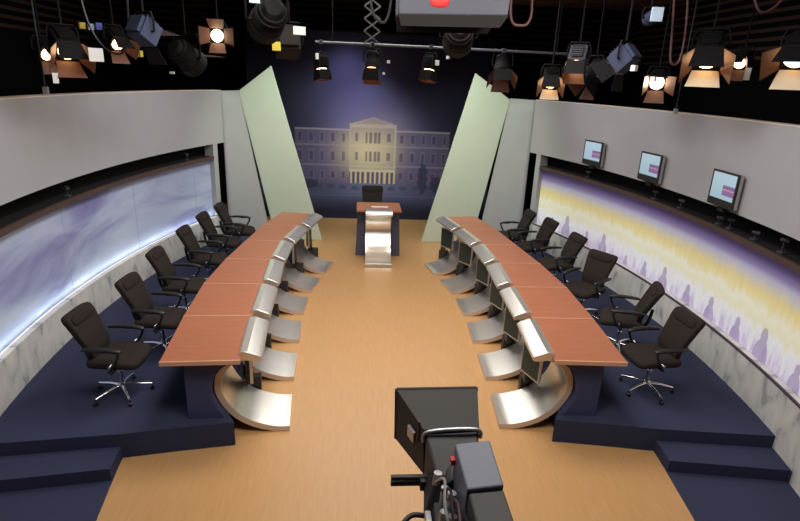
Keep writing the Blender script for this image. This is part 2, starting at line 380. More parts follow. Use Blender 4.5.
# light strips lying in the trough at the foot of each printed screen
for s, nm in ((-1, 'cloud'),):
    pts = []
    for i in range(41):
        th = th_of(3.4) + (th_of(11.3)-th_of(3.4))*i/40; x, y = wp(s, th, WR+.075); pts.append((x, y, .787))
    o = MB(pts[20]).tube(pts, .007, 6).build('light_strip', 'tube', smooth=60)
    tag(o, 'thin light strip at the foot of the printed %s screen' % nm, 'light')
    for i in range(8):
        th = th_of(3.7) + (th_of(11.0)-th_of(3.7))*i/7; x, y = wp(s, th, WR+.03)
        l = bpy.data.lights.new('strip_light', 'AREA'); l.shape = 'RECTANGLE'; l.size = 1.1; l.size_y = .04; l.energy = 1.0
        l.color = (.74, .88, 1)
        lo = bpy.data.objects.new('strip_light', l); COL.objects.link(lo); lo.location = (x, y, .81)
        zax = -Vector((s*cos(th)*.35, sin(th)*.35, .94)).normalized(); xax = Vector((-s*sin(th), cos(th), 0)); yax = zax.cross(xax) * -1
        zax = -zax * -1
        # local -Z is the light's direction
        d = Vector((s*cos(th)*.35, sin(th)*.35, .94)).normalized(); X = xax; Z = -d; X = (X - Z*X.dot(Z)).normalized(); Y = Z.cross(X)
        lo.rotation_euler = Matrix((X, Y, Z)).transposed().to_euler()

# ------------------------------------------------------------------ printed backdrop
def facade(x, z):
    def sm(a, b, t):
        t = max(0, min(1, (t-a)/(b-a))); return t*t*(3-2*t)
    def mx(a, b, t): return tuple(p+(q-p)*t for p, q in zip(a, b))
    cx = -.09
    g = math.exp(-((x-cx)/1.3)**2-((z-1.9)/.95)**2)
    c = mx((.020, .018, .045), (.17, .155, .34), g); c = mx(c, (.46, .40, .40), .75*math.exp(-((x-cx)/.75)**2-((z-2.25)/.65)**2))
    bl = math.exp(-((x+.65)/1.25)**2-((z-3.4)/1.1)**2); c = mx(c, (.17, .175, .36), .85*bl)  # bluish spotlight pool near the top, painted into the print colours
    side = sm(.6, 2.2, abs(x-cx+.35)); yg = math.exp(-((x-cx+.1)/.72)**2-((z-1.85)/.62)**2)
    if z < 1.0:                                                # lawn and steps before the building
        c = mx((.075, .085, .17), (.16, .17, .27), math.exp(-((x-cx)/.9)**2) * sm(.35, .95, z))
        if .62 < z < .66 and abs(x) < 2: c = mx(c, (.2, .2, .28), .4)
        for k in range(14):
            bx = -2.2+k*.33; 
            if ((x-bx)/.11)**2+((z-.86-.03*sin(k*7))/.06)**2 < 1: c = mx(c, (.05, .06, .11), .6)
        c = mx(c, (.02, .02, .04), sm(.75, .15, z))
    wing = abs(x-cx+.0) < 2.05 and .98 < z < 2.42
    cen = abs(x-cx) < .62 and .98 < z < 2.52
    ped = 2.52 <= z < 2.52+.20*(1-abs(x-cx)/.70) and abs(x-cx) < .70
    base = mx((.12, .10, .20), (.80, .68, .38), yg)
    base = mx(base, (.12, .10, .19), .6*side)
    if wing or cen or ped:
        c = base
        if cen or ped: c = mx(c, (.55, .48, .34), .35)
        if wing and not cen:
            if z > 2.36: c = mx(c, (.55, .5, .5), .45)
            if abs(z-1.99) < .02 or abs(z-1.46) < .02: c = mx(c, (.5, .45, .45), .25)
            lx = abs(x-cx) - .62; k = (lx % .285)
            for zc, hh in ((2.18, .11), (1.70, .125), (1.20, .10)):
                if abs(k-.15) < .045 and abs(z-zc) < hh: c = mx(c, (.05, .04, .11), .55)
                elif abs(k-.15) < .07 and abs(z-zc) < hh+.03: c = mx(c, (.5, .45, .42), .12)
        if cen:
            if z > 2.45 or abs(abs(x-cx)-.60) < .02: c = mx(c, (.7, .62, .45), .4)
            if abs(z-1.98) < .02 or abs(z-1.43) < .025: c = mx(c, (.7, .62, .42), .35)
            for zc in (2.2, 1.71):
                for xc in (-.17, -.057, .057, .17):
                    if abs(x-cx-xc) < .034 and abs(z-zc) < .14: c = mx(c, (.10, .08, .16), .7)
                for xc in (-.42, .42):
                    if abs(x-cx-xc) < .04 and abs(z-zc) < .11: c = mx(c, (.10, .08, .16), .65)
            if z < 1.36:
                k = ((x-cx+.6) % .13)
                c = mx((.62, .55, .36), (.12, .10, .15), 1 if k > .055 else 0)
                if z > 1.30: c = (.62, .55, .38)
        if ped and (z > 2.52+.20*(1-abs(x-cx)/.70)-.03 or z < 2.55): c = mx(c, (.6, .55, .45), .4)
    for tx, tz, rx, rz in ((1.28, 1.15, .13, .42), (1.65, .98, .16, .22), (-1.75, .95, .22, .12)):
        if ((x-tx)/rx)**2+((z-tz)/rz)**2 < 1+.25*sin(37*x)*sin(29*z): c = mx(c, (.03, .035, .07), .75)
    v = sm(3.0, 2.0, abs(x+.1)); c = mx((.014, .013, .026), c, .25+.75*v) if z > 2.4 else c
    return c
def backdrop():
    x0, x1, z0, z1 = -3.3, 3.1, .0, 4.75; nx, nz = 260, 200
    vs = []; fs = []; cols = []
    for j in range(nz+1):
        for i in range(nx+1):
            x = x0+(x1-x0)*i/nx; z = z0+(z1-z0)*j/nz
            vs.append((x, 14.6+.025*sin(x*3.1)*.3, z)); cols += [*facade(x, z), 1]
    for j in range(nz):
        for i in range(nx): k = j*(nx+1)+i; fs.append((k, k+1, k+nx+2, k+nx+1))
    me = bpy.data.meshes.new('printed_backdrop'); me.from_pydata(vs, [], fs); me.materials.append(MT['facade'])
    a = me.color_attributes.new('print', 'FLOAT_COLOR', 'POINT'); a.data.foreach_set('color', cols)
    o = bpy.data.objects.new('printed_backdrop', me); COL.objects.link(o)
    so = o.modifiers.new('thickness', 'SOLIDIFY'); so.thickness = .02; so.offset = 1
    tag(o, 'dark blue backdrop cloth printed with a columned neoclassical building', 'backdrop')
    tag(MB((0, 14.6, 4.785)).cyl((-3.5, 14.6, 4.785), (3.3, 14.6, 4.785), .03).build('backdrop_rail', 'rigblack', smooth=40), 'black rail the building backdrop hangs from', 'rail')
backdrop()

# ------------------------------------------------------------------ desks
OUT = [(2.365, 4.80), (2.455, 5.875), (2.51, 6.935), (2.46, 7.985), (2.35, 8.985), (2.24, 10.03), (2.02, 11.06)]
INN = [(1.60, 4.84), (1.68, 5.90), (1.72, 6.93), (1.765, 7.965), (1.735, 8.96), (1.555, 9.98), (1.35, 10.93)]
PROF = [(.45, .0), (.45, .06), (.34, .062), (.22, .088), (.09, .135), (-.02, .20), (-.12, .295), (-.195, .415), (-.24, .54), (-.23, .67), (-.17, .785), (-.08, .855), (.03, .885)]
ORD = ['first', 'second', 'third', 'fourth', 'fifth', 'sixth']
def sheet_profile(thick=.065):
    P = catmull([(a, 0, z) for a, z in PROF[1:]], 6); n = len(P); outp = []
    for i, p in enumerate(P):
        t = (P[min(i+1, n-1)]-P[max(i-1, 0)]).normalized(); w = Vector((t.z, 0, -t.x))   # normal away from the hollow
        if w.x > 0 and i > n*.4: w = -w
        if i <= n*.4 and w.z > 0: w = -w
        q = p + w*thick; q.z = max(q.z, 0.0); outp.append(q)
    return P, outp
def sheet(mb, F, half, thick=.065):
    """curved steel sheet; F maps local (n towards the aisle, t along the edge, z) to world"""
    P, outp = sheet_profile(thick); n = len(P)
    vs = []
    for t in (-half, half):
        vs += [F(p.x, t, p.z) for p in P] + [F(p.x, t, p.z) for p in outp]
    m = 2*n; fs = []
    for i in range(n-1):
        mb.cur = 0
        mb_f = (i, i+1, m+i+1, m+i); fs.append((mb_f, 0)); fs.append(((n+i, m+n+i, m+n+i+1, n+i+1), 0))
        fs.append(((i, n+i, n+i+1, i+1), 1)); fs.append(((m+i, m+i+1, m+n+i+1, m+n+i), 1))
    fs.append(((0, m, m+n, n), 1)); fs.append(((n-1, 2*n-1, m+2*n-1, m+n-1), 0))
    k = len(mb.v); mb.v += [Vector(v)-mb.o for v in vs]
    for f, mi in fs: mb.f.append([k+j for j in f]); mb.mi.append(mi); mb.uv.append(None)
CAPP = [(-.03, -.02), (-.03, .035), (-.005, .055), (.06, .055), (.165, .012), (.20, -.012), (.205, -.035), (.19, -.055), (.15, -.06), (.05, -.045), (.0, -.045)]
def cap(mb, F, half, z):
    n = len(CAPP)
    vs = [F(a, -half, z+b) for a, b in CAPP] + [F(a, half, z+b) for a, b in CAPP]
    mb.add(vs, [tuple(range(n))[::-1], tuple(range(n, 2*n))] + [(i, (i+1) % n, n+(i+1) % n, n+i) for i in range(n)])
def desk(s, k):
    o0, o1, i0, i1 = [Vector((s*p[0], p[1], 0)) for p in (OUT[k], OUT[k+1], INN[k], INN[k+1])]
    org = (o0+o1+i0+i1)/4
    side = 'cloud screen' if s < 0 else 'crowd screen'
    lab = '%s desk section from the near end, in the row before the %s' % (ORD[k], side)
    T = thing('desk_section', lab, 'desk', tuple(org), 0, 'curved rows of wood-topped desk sections')
    e = .004; al = (o1-o0).normalized(); ai = (i1-i0).normalized()
    quad = [o0+al*e, o1-al*e, i1-ai*e, i0+ai*e]
    mb = MB(org); mb.hexa([(p.x, p.y, .958) for p in quad], [(p.x, p.y, 1.0) for p in quad]); mb.build('desktop', 'desk', T, bevel=.006)
    es = MB(org); d0 = (i0-o0).normalized()  # paler strip: light caught by the near edge, put into the colour
    es.hexa([(p.x, p.y, .957) for p in (quad[0]-al*.003, quad[0]+al*.012, quad[3]+ai*.012, quad[3]-ai*.003)], [(p.x, p.y, 1.0015) for p in (quad[0]-al*.003, quad[0]+al*.012, quad[3]+ai*.012, quad[3]-ai*.003)])
    es.build('lit_edge_strip', 'desk_lit_edge', T)
    # cabinet hollowed to follow the back of the curved foot
    _, op = sheet_profile(); prof = [(-p.x+.012, p.z) for p in op if p.z >= .295 and -p.x+.012 > .05]
    e0 = .10 if k == 0 else .004; e1 = .10 if k == 5 else .004
    ring = []
    for I, O, off in ((i0+ai*e0, o0+al*e0, 0), (i1-ai*e1, o1-al*e1, 1)):
        a = (O-I).normalized(); Dm = (O-I).length-.20
        ring.append([I+a*Dm+Vector((0, 0, .28)), I+a*max(prof[0][0], .0)+Vector((0, 0, .28))] + [I+a*q+Vector((0, 0, z)) for q, z in prof] + [I+a*prof[-1][0]+Vector((0, 0, .958)), I+a*Dm+Vector((0, 0, .958))])
    n = len(ring[0]); mb = MB(org)
    mb.add(ring[0]+ring[1], [tuple(range(n)), tuple(range(n, 2*n))[::-1]] + [(i, n+i, n+(i+1) % n, (i+1) % n) for i in range(n)])
    mb.build('cabinet', 'navy_paint', T)
    mid = (i0+i1)/2; tdir = ai; ndir = Vector((-s*tdir.y, s*tdir.x, 0))
    if ndir.x*s > 0: ndir = -ndir
    F = lambda n, t, z: mid + ndir*n + tdir*t + Vector((0, 0, z))
    mb = MB(org); sheet(mb, F, .315); mb.build('curved_foot', ['steel', 'steel_edge'], T, smooth=35)
    mb = MB(org); cap(mb, F, .43, .985); mb.build('steel_fascia', ['steel'], T, smooth=18, bevel=.006)
    return F
def monitor(s, k, F):
    side = 'cloud screen' if s < 0 else 'crowd screen'
    T = thing('desk_monitor', 'small flat monitor behind the %s curved steel foot of the %s row' % (ORD[k], side), 'monitor', tuple(F(.0, .40, .0)), 0, 'monitors between the curved steel feet')
    org = T.location
    def bx(n0, n1, t0, t1, z0, z1, name, m, parent=T, bevel=.004):
        c = [F(n, t, 0) for n, t in ((n0, t0), (n1, t0), (n1, t1), (n0, t1))]
        mb = MB(org); mb.hexa([(p.x, p.y, z0) for p in c], [(p.x, p.y, z1) for p in c]); return mb.build(name, m, parent, bevel=bevel)
    A, B = (Vector((.0, -.07)), Vector((.135, .25))) if s > 0 else (Vector((.05, -.05)), Vector((-.015, .29))); e = (B-A).normalized(); q = Vector((e.y, -e.x))     # swung towards the open end of the aisle
    def slab(d0, d1, m0, m1, z0, z1, name, m, parent=T, bevel=.004):
        pts = [A+e*m0+q*d0, A+e*m0+q*d1, B-e*m1+q*d1, B-e*m1+q*d0]
        c = [F(p_.x, p_.y, 0) for p_ in pts]; mb = MB(org); mb.hexa([(p_.x, p_.y, z0) for p_ in c], [(p_.x, p_.y, z1) for p_ in c]); return mb.build(name, m, parent, bevel=bevel)
    case = slab(-.03, .005, 0, 0, .44, .85, 'case', 'silver')
    slab(.0045, .010, .018, .018, .465, .83, 'screen', 'screen_glass', case, 0)
    slab(-.06, -.029, .03, .03, .46, .83, 'back_cover', 'plastic')
    bx(-.09, .09, .335, .44, 0, .30, 'stand', 'plastic')
    bx(*((.04, .085) if s > 0 else (-.06, -.02)), .20, .37, .29, .50, 'stand_neck', 'plastic')
for s in (-1, 1):
    for k in range(6):
        F = desk(s, k)
        monitor(s, k, F)

# ------------------------------------------------------------------ lectern
def lectern():
    T = thing('lectern', 'wood-topped navy lectern with a curved steel front, before the building backdrop', 'lectern', (-.01, 11.0, 0))
    org = T.location
    mb = MB(org); mb.hexa([(-.50, 11.30, 0), (.47, 11.30, 0), (.44, 11.72, 0), (-.47, 11.72, 0)], [(-.46, 11.30, 1.05), (.43, 11.30, 1.05), (.42, 11.72, 1.05), (-.45, 11.72, 1.05)])
    mb.build('body', 'slate', T, bevel=.006)
    MB(org).box((-.015, 11.37, 1.072), (.94, .78, .042)).build('top', 'desk', T, bevel=.006)
    F = lambda n, t, z: Vector((-.02+t, 10.98-n, z*1.12))
    mb = MB(org); sheet(mb, F, .27); mb.build('curved_foot', ['steel', 'steel_edge'], T, smooth=35)
    MB(org).hexa([(-.30, 10.49, 0), (.26, 10.49, 0), (.26, 10.54, 0), (-.30, 10.54, 0)], [(-.30, 10.505, .085), (.26, 10.505, .085), (.26, 10.54, .075), (-.30, 10.54, .075)]).build('steel_lip', 'steel', T, bevel=.006)
    mb = MB(org); cap(mb, lambda n, t, z: Vector((-.02+t, 10.98-n, z)), .28, 1.075); mb.build('steel_fascia', 'steel', T, smooth=38, bevel=.006)
lectern()
t = tag(MB((.0, 11.28, 1.094)).box((.0, 11.28, 1.10), (.36, .10, .012)).build('paper_sheet', 'paper'), 'sheet of white paper lying on the lectern top', 'paper')

# ------------------------------------------------------------------ swivel chairs
def chair0():
    T = thing('office_chair', 'x', 'chair', (0, 0, 0), 0, 'dark swivel armchairs behind the desk rows')
    for i in range(5):
        a = 2*pi*i/5+.35; d = Vector((cos(a), sin(a), 0))
        MB().tube([d*.03+Vector((0, 0, .105)), d*.16+Vector((0, 0, .10)), d*.30+Vector((0, 0, .075))], [.020, .016, .011], 8).build('base_leg', 'chrome', T, smooth=50)
        c = d*.30; n = Vector((-d.y, d.x, 0))
        mb = MB(); mb.cyl(c+n*.016+Vector((0, 0, .022)), c-n*.016+Vector((0, 0, .022)), .022); mb.cyl(c+Vector((0, 0, .04)), c+Vector((0, 0, .075)), .008)
        mb.build('caster', 'plastic', T, smooth=40)
    mb = MB(); mb.cyl((0, 0, .08), (0, 0, .135), .034); mb.cyl((0, 0, .13), (0, 0, .28), .026); mb.cyl((0, 0, .27), (0, 0, .40), .016)
    mb.build('gas_column', 'chrome', T, smooth=40)
    mb = MB(); mb.box((0, 0, .405), (.26, .17, .05)); mb.box((-.16, 0, .40), (.16, .08, .04)); mb.build('tilt_mechanism', 'plastic', T, bevel=.01)
    MB().tube([(.04, -.05, .40), (.05, -.22, .395), (.05, -.29, .39)], .008, 8).build('lever', 'chrome', T, smooth=50)
    MB().sell((.02, 0, .465), (.265, .26, .05), .45, .36, fn=lambda v: (v.x, v.y, v.z - .05*max(0, (v.x-.12)/.13)**2*.5 + .012*(abs(v.y)/.25)**2)).build('seat', 'fabric', T, smooth=70)
    def bend(v):
        h = (v.z+.28)/.56; w = .74+.30*h
        return (v.x - .05*(h-.45)**2*1.5 + .35*(v.y*w)**2 - .06*max(0, h-.75) + .03*math.exp(-((h-.25)/.2)**2), v.y*w, v.z)
    R = Matrix.Rotation(radians(-19), 3, 'Y')
    bk = MB().sell((-.28, 0, .745), (.040, .245, .275), .24, .34, 32, 26, fn=bend, rot=R).build('backrest', 'fabric', T, smooth=70)
    MB().sell((-.318, 0, .925), (.022, .19, .055), .6, .5, 20, 10, fn=lambda v: (v.x+.35*v.y*v.y, v.y, v.z), rot=R).build('headrest_pad', 'fabric', bk, smooth=70)
    mb = MB(); mb.tube(catmull([(-.10, 0, .40), (-.25, 0, .40), (-.32, 0, .47), (-.35, 0, .66)], 5), .022, 8); mb.build('back_support', 'plastic', T, smooth=50)
    for y in (-1, 1):
        a = MB().tube(catmull([(.02, y*.16, .405), (.03, y*.27, .42), (.09, y*.295, .50), (.15, y*.295, .62), (.12, y*.29, .665), (-.02, y*.285, .665)], 5), .016, 8).build('armrest', 'plastic', T, smooth=50)
        MB().sell((-.02, y*.285, .685), (.21, .034, .018), .5, .6, 20, 8, fn=lambda v: (v.x, v.y - y*.25*(v.x)**2, v.z - .30*max(0, v.x)**2*2 - .2*max(0, -v.x-.05)**2)).build('arm_pad', 'plastic', a, smooth=70)
        MB().cyl((.06, y*.27, .50), (.06, y*.315, .50), .012, n=10).build('arm_bolt', 'chrome', a, smooth=40)
    return T
CH = {-1: [(-3.02, 5.40, -3), (-2.90, 6.37, -4), (-2.96, 7.50, -1), (-2.93, 8.70, -1), (-2.89, 9.66, -2), (-2.78, 10.45, 0)],
      1: [(3.01, 5.42, 184), (3.13, 6.45, 158), (3.05, 7.55, 212), (3.00, 8.70, 186), (2.88, 9.74, 187), (2.68, 10.46, 181)]}
proto = chair0(); first = True
for s in (-1, 1):
    side = 'cloud screen' if s < 0 else 'crowd screen'
    for k, (x, y, a) in enumerate(CH[s]):
        lab = '%s dark swivel armchair from the near end, before the %s' % (ORD[k], side)
        if s == 1 and k == 2: lab = 'dark swivel armchair turned towards the room, third before the crowd screen'
        if first: proto.location = (x, y, .28); proto.rotation_euler = (0, 0, radians(a)); proto['label'] = lab; first = False
        else: dup(proto, (x, y, .28), radians(a), lab)
pc = dup(proto, (-.11, 12.75, 0), radians(-90), 'dark swivel armchair behind the lectern, before the building backdrop', (1.08, 1.08, 1.2))
del pc['group']

# ------------------------------------------------------------------ wall televisions
def tv_screen():
    m, N, L, b = nt('tv_picture'); u, s, t = uvsep(N, L)
    base = mixc(N, L, t, (.30, .45, .53), (.37, .51, .60))
    inx = math_(N, L, 'GREATER_THAN', s, .50)
    def band(a, c): return math_(N, L, 'MULTIPLY', math_(N, L, 'GREATER_THAN', t, a), math_(N, L, 'LESS_THAN', t, c))
    c = mixc(N, L, math_(N, L, 'MULTIPLY', inx, band(.17, .36)), base, (.20, .13, .28))
    c = mixc(N, L, math_(N, L, 'MULTIPLY', inx, band(.36, .42)), c, (.42, .22, .30))
    c = mixc(N, L, math_(N, L, 'MULTIPLY', inx, band(.42, .56)), c, (.17, .12, .26))
    L.new(c, b.inputs['Base Color']); L.new(c, b.inputs['Emission Color']); b.inputs['Emission Strength'].default_value = .4; b.inputs['Roughness'].default_value = .2
    return m
MT['tvpic'] = tv_screen()
def tv(yc, lab):
    th = th_of(yc); R = WR-.05; x, y = wp(1, th, R)
    T = thing('wall_television', lab, 'television', (x, y, 2.33), th+pi, 'small flat televisions on the wall')   # local +X faces the room
    turn = 0
    def bx(c, sz, name, m, par=T, bev=.004): return MB().box(c, sz).build(name, m, par, bevel=bev)
    bz = bx((.045, 0, .225), (.02, .54, .44), 'bezel', 'plastic')
    bx((.015, 0, .225), (.045, .545, .43), 'case', 'tvside')
    mb = MB(); mb.add([(.0562, -.237, .10), (.0562, .237, .10), (.0562, .237, .42), (.0562, -.237, .42)], [(0, 1, 2, 3)], [[(0, 0), (1, 0), (1, 1), (0, 1)]])
    mb.build('picture', 'tvpic', bz)
    bx((-.0, 0, .02), (.06, .12, .16), 'wall_bracket', 'recess')
tv(9.76, 'small lit television on the grey wall, farthest of the three')
tv(8.15, 'small lit television on the grey wall, middle of the three')
tv(6.40, 'small lit television on the grey wall, nearest of the three')
# small clip lamps in the black slots
for n, (x, y, z, lab) in enumerate([(4.24, 8.16, 2.13, 'small black clip lamp below the middle television'), (4.29, 7.51, 2.13, 'small clip lamp on the dark ledge between the middle and nearest televisions'),
        (4.29, 6.60, 2.1, 'small clip lamp on the ledge below the nearest television, farther of two'), (4.29, 6.38, 2.13, 'small clip lamp on the ledge below the nearest television, nearer of two'),
        (4.26, 5.88, 2.1, 'small clip lamp on the dark ledge just this side of the nearest television'), (4.2, 5.36, 2.16, 'small clip lamp closest to us on the dark ledge under the televisions'),
        (3.93, 10.07, 2.12, 'small clip lamp on the ledge below the farthest television'), (-4.29, 7.34, 2.13, 'small clip lamp on the dark ledge above the cloud screen, nearer one'), (-3.75, 10.71, 2.13, 'small clip lamp on the dark ledge above the cloud screen, farther one')]):
    T = thing('clip_lamp', lab, 'lamp', (x, y, 2.046), 0, 'small clip lamps in the dark wall slot')
    MB().box((0, 0, .012), (.06, .08, .024)).build('clip', 'riggrey', T, bevel=.003)
    MB().cyl((0, 0, .02), (0, 0, z-2.046+.02), .007, n=8).build('stem', 'riggrey', T, smooth=40)
    MB().cyl((.03, -.03, z-2.046+.035), (-.035, .02, z-2.046+.045), .026, .018, 12).build('head', 'riggrey', T, smooth=40)

# ------------------------------------------------------------------ television camera in the aisle
def studio_camera():
    T = thing('studio_camera', 'television camera with black hood and grey body on a pedestal in the aisle', 'camera', (.03, 2.1, 0))
    org = T.location
    A = [(-.22, 2.73, 1.99), (.245, 2.71, 2.01), (.235, 2.73, 1.66), (-.21, 2.75, 1.64)]      # wide front mouth
    B = [(-.095, 2.39, 1.955), (.19, 2.38, 1.97), (.185, 2.33, 1.74), (-.09, 2.34, 1.72)]     # narrow rear mouth
    mb = MB(org); mb.add(A+B, [(i, (i+1) % 4, 4+(i+1) % 4, 4+i) for i in range(4)])
    h = mb.build('hood', 'hood', T); so = h.modifiers.new('thickness', 'SOLIDIFY'); so.thickness = .012; so.offset = 0
    b = h.modifiers.new('bevel', 'BEVEL'); b.width = .006; b.segments = 2
    mb = MB(org); mb.hexa(B[:2]+[B[1], B[0]] if False else [(x, y+.03, z) for x, y, z in B], [(x, y+.02, z) for x, y, z in B]); mb.build('rear_plate', 'hood', h)
    rim = MB(org)
    for i in range(4): rim.tube([A[i], A[(i+1) % 4]], .011, 8)
    rim.build('front_rim', 'hood', h, smooth=50)
    rim = MB(org); rim.tube(catmull([(-.10, 2.37, 1.90), (-.075, 2.365, 1.965), (.17, 2.355, 1.985), (.20, 2.36, 1.93)], 5), .010, 8); rim.build('rear_lip', 'silver', h, smooth=50)
    MB(org).hexa([(-.12, 2.10, 1.66), (.17, 2.10, 1.66), (.18, 2.35, 1.72), (-.09, 2.35, 1.72)], [(-.05, 2.17, 1.84), (.16, 2.17, 1.86), (.185, 2.37, 1.962), (-.09, 2.37, 1.947)]).build('bellows', 'camdark', T, bevel=.01)
    mb = MB(org); mb.cyl((.05, 2.12, 1.80), (.05, 2.32, 1.81), .075, n=24); mb.cyl((.05, 2.32, 1.81), (.05, 2.40, 1.81), .085, n=24); mb.build('lens', 'camdark', T, smooth=40)
    # viewfinder / body at the right
    MB(org).hexa([(.03, 1.90, 1.72), (.20, 1.90, 1.74), (.195, 2.15, 1.77), (.02, 2.15, 1.75)], [(.04, 1.915, 1.99), (.205, 1.915, 2.01), (.19, 2.155, 2.07), (.02, 2.155, 2.05)]).build('viewfinder', 'camgrey', T, bevel=.008)
    MB(org).hexa([(.03, 1.45, 1.70), (.205, 1.45, 1.72), (.20, 1.899, 1.74), (.03, 1.899, 1.72)], [(.045, 1.45, 1.97), (.20, 1.45, 1.99), (.20, 1.899, 2.0), (.045, 1.899, 1.985)]).build('body', 'camdark', T, bevel=.008)
    MB(org).hexa([(-.11, 1.5, 1.48), (.19, 1.5, 1.48), (.19, 2.12, 1.52), (-.10, 2.12, 1.52)], [(-.08, 1.5, 1.70), (.19, 1.5, 1.70), (.18, 2.12, 1.74), (-.07, 2.12, 1.74)]).build('camera_head', 'camdark', T, bevel=.012)
    mb = MB(org)
    for i, (x, y, z) in enumerate([(-.055, 2.17, 1.86), (-.03, 2.09, 1.84), (-.01, 2.02, 1.87), (-.05, 1.98, 1.80), (-.02, 1.92, 1.83)]):
        mb.cyl((x, y, z-.13), (x+.01, y+.01, z), .022-.002*(i % 2), n=10)
    mb.build('connector', 'silver', T, smooth=40)
    for i in range(4):
        y = 2.14-.06*i; mb = MB(org)
        mb.tube(catmull([(-.06+.02*i, y, 1.84), (-.035+.02*i, y-.08, 1.92-.01*i), (-.05+.025*i, y-.22, 1.88), (-.02+.01*i, y-.38, 1.78), (-.03, y-.5, 1.70)], 6), .007, 6)
        mb.build('cable', ['silver', 'cable', 'cable_red', 'cable'][i], T, smooth=50)
    mb = MB(org); mb.box((.012, 2.13, 1.97), (.02, .03, .03)); mb.build('tally_light', 'red', T)
    mb = MB(org)
    for dz in (0, .035): mb.box((-.175, 2.285, 1.745-dz), (.19, .024, .024))
    mb.box((-.105, 2.27, 1.72), (.03, .05, .06)); mb.build('accessory_rail', 'camdark', T, bevel=.004)
    MB(org).tube([(-.125, 2.40, 1.88), (-.125, 2.375, 2.02)], .007, 6).build('aerial', 'plastic', T)
    mb = MB(org); mb.box((-.150, 2.49, 1.86), (.015, .08, .07), Matrix.Rotation(.35, 3, 'Z')); mb.build('side_bracket', 'silver', T, bevel=.003)
    MB(org).box((-.10, 2.06, 1.56), (.03, .07, .30)).build('side_plate', 'silver', T, bevel=.004)
    MB(org).tube(catmull([(-.10, 2.13, 1.64), (-.18, 2.12, 1.65), (-.25, 2.05, 1.60), (-.27, 1.95, 1.50), (-.24, 1.8, 1.38), (-.1, 1.7, 1.36)], 7), .013, 8).build('pan_cable', 'cable', T, smooth=50)
    # pan head, column and wheeled base
    mb = MB(org); mb.box((.05, 1.85, 1.44), (.22, .34, .08)); mb.cyl((.05, 1.85, 1.30), (.05, 1.85, 1.41), .09); mb.build('pan_head', 'camdark', T, smooth=40)
    mb = MB(org); mb.cyl((.05, 1.85, .30), (.05, 1.85, .95), .11); mb.cyl((.05, 1.85, .95), (.05, 1.85, 1.31), .075); mb.build('column', 'camgrey', T, smooth=40)
    ring = [(.05+.24*cos(a*pi/16), 1.85+.24*sin(a*pi/16), 1.20) for a in range(33)]
    mb = MB(org); mb.tube(ring, .014, 8)
    for a in (0, 2*pi/3, 4*pi/3): mb.cyl((.05+.07*cos(a), 1.85+.07*sin(a), 1.20), (.05+.24*cos(a), 1.85+.24*sin(a), 1.20), .009, n=8)
    mb.build('steering_ring', 'camdark', T, smooth=50)
    mb = MB(org)
    mb.prism([(.05+.42*cos(a), 1.85+.42*sin(a)) for a in [pi/2+i*pi/3+(.28 if i % 2 else -.0) for i in range(6)]], .12, .30); mb.build('base', 'camgrey', T, bevel=.02)
    for a in (pi/2, pi/2+2*pi/3, pi/2+4*pi/3):
        c = Vector((.05+.34*cos(a), 1.85+.34*sin(a), .06)); n = Vector((-sin(a), cos(a), 0))
        MB(org).cyl(c-n*.03, c+n*.03, .06).build('wheel', 'plastic', T, smooth=40)
studio_camera()

# ------------------------------------------------------------------ lighting grid
PIPES = {}
def pipe(y, z, x0, x1, lab, m='rigblack', r=.024):
    T = thing('grid_pipe', lab, 'pipe', (0, y, z))
    MB().cyl((x0, 0, 0), (x1, 0, 0), r).build('tube', m, T, smooth=40)
    x = x0+.35
    n = max(2, int((x1-x0)/2.4)+1)
    for i in range(n):
        xx = x0+.3+(x1-x0-.6)*i/(n-1)
        MB().cyl((xx, 0, .0), (xx, 0, 5.675-z), .009, n=6).build('drop_rod', 'rigblack', T, smooth=40)
    PIPES[y] = z
pipe(10.3, 4.26, -1.25, 3.40, 'grey steel pipe with hung spotlights before the backdrop', 'pipe', .022)
pipe(8.0, 5.0, -5.6, 5.6, 'black grid pipe over the middle of the desk rows')
pipe(7.2, 5.05, -5.6, 5.6, 'black grid pipe over the third desk sections')
pipe(6.2, 5.1, -5.6, 5.6, 'black grid pipe over the second desk sections')
pipe(5.4, 5.1, -5.6, 5.6, 'black grid pipe over the near desk sections')
pipe(4.6, 5.1, -5.6, 5.6, 'black grid pipe over the near ends of the desks')

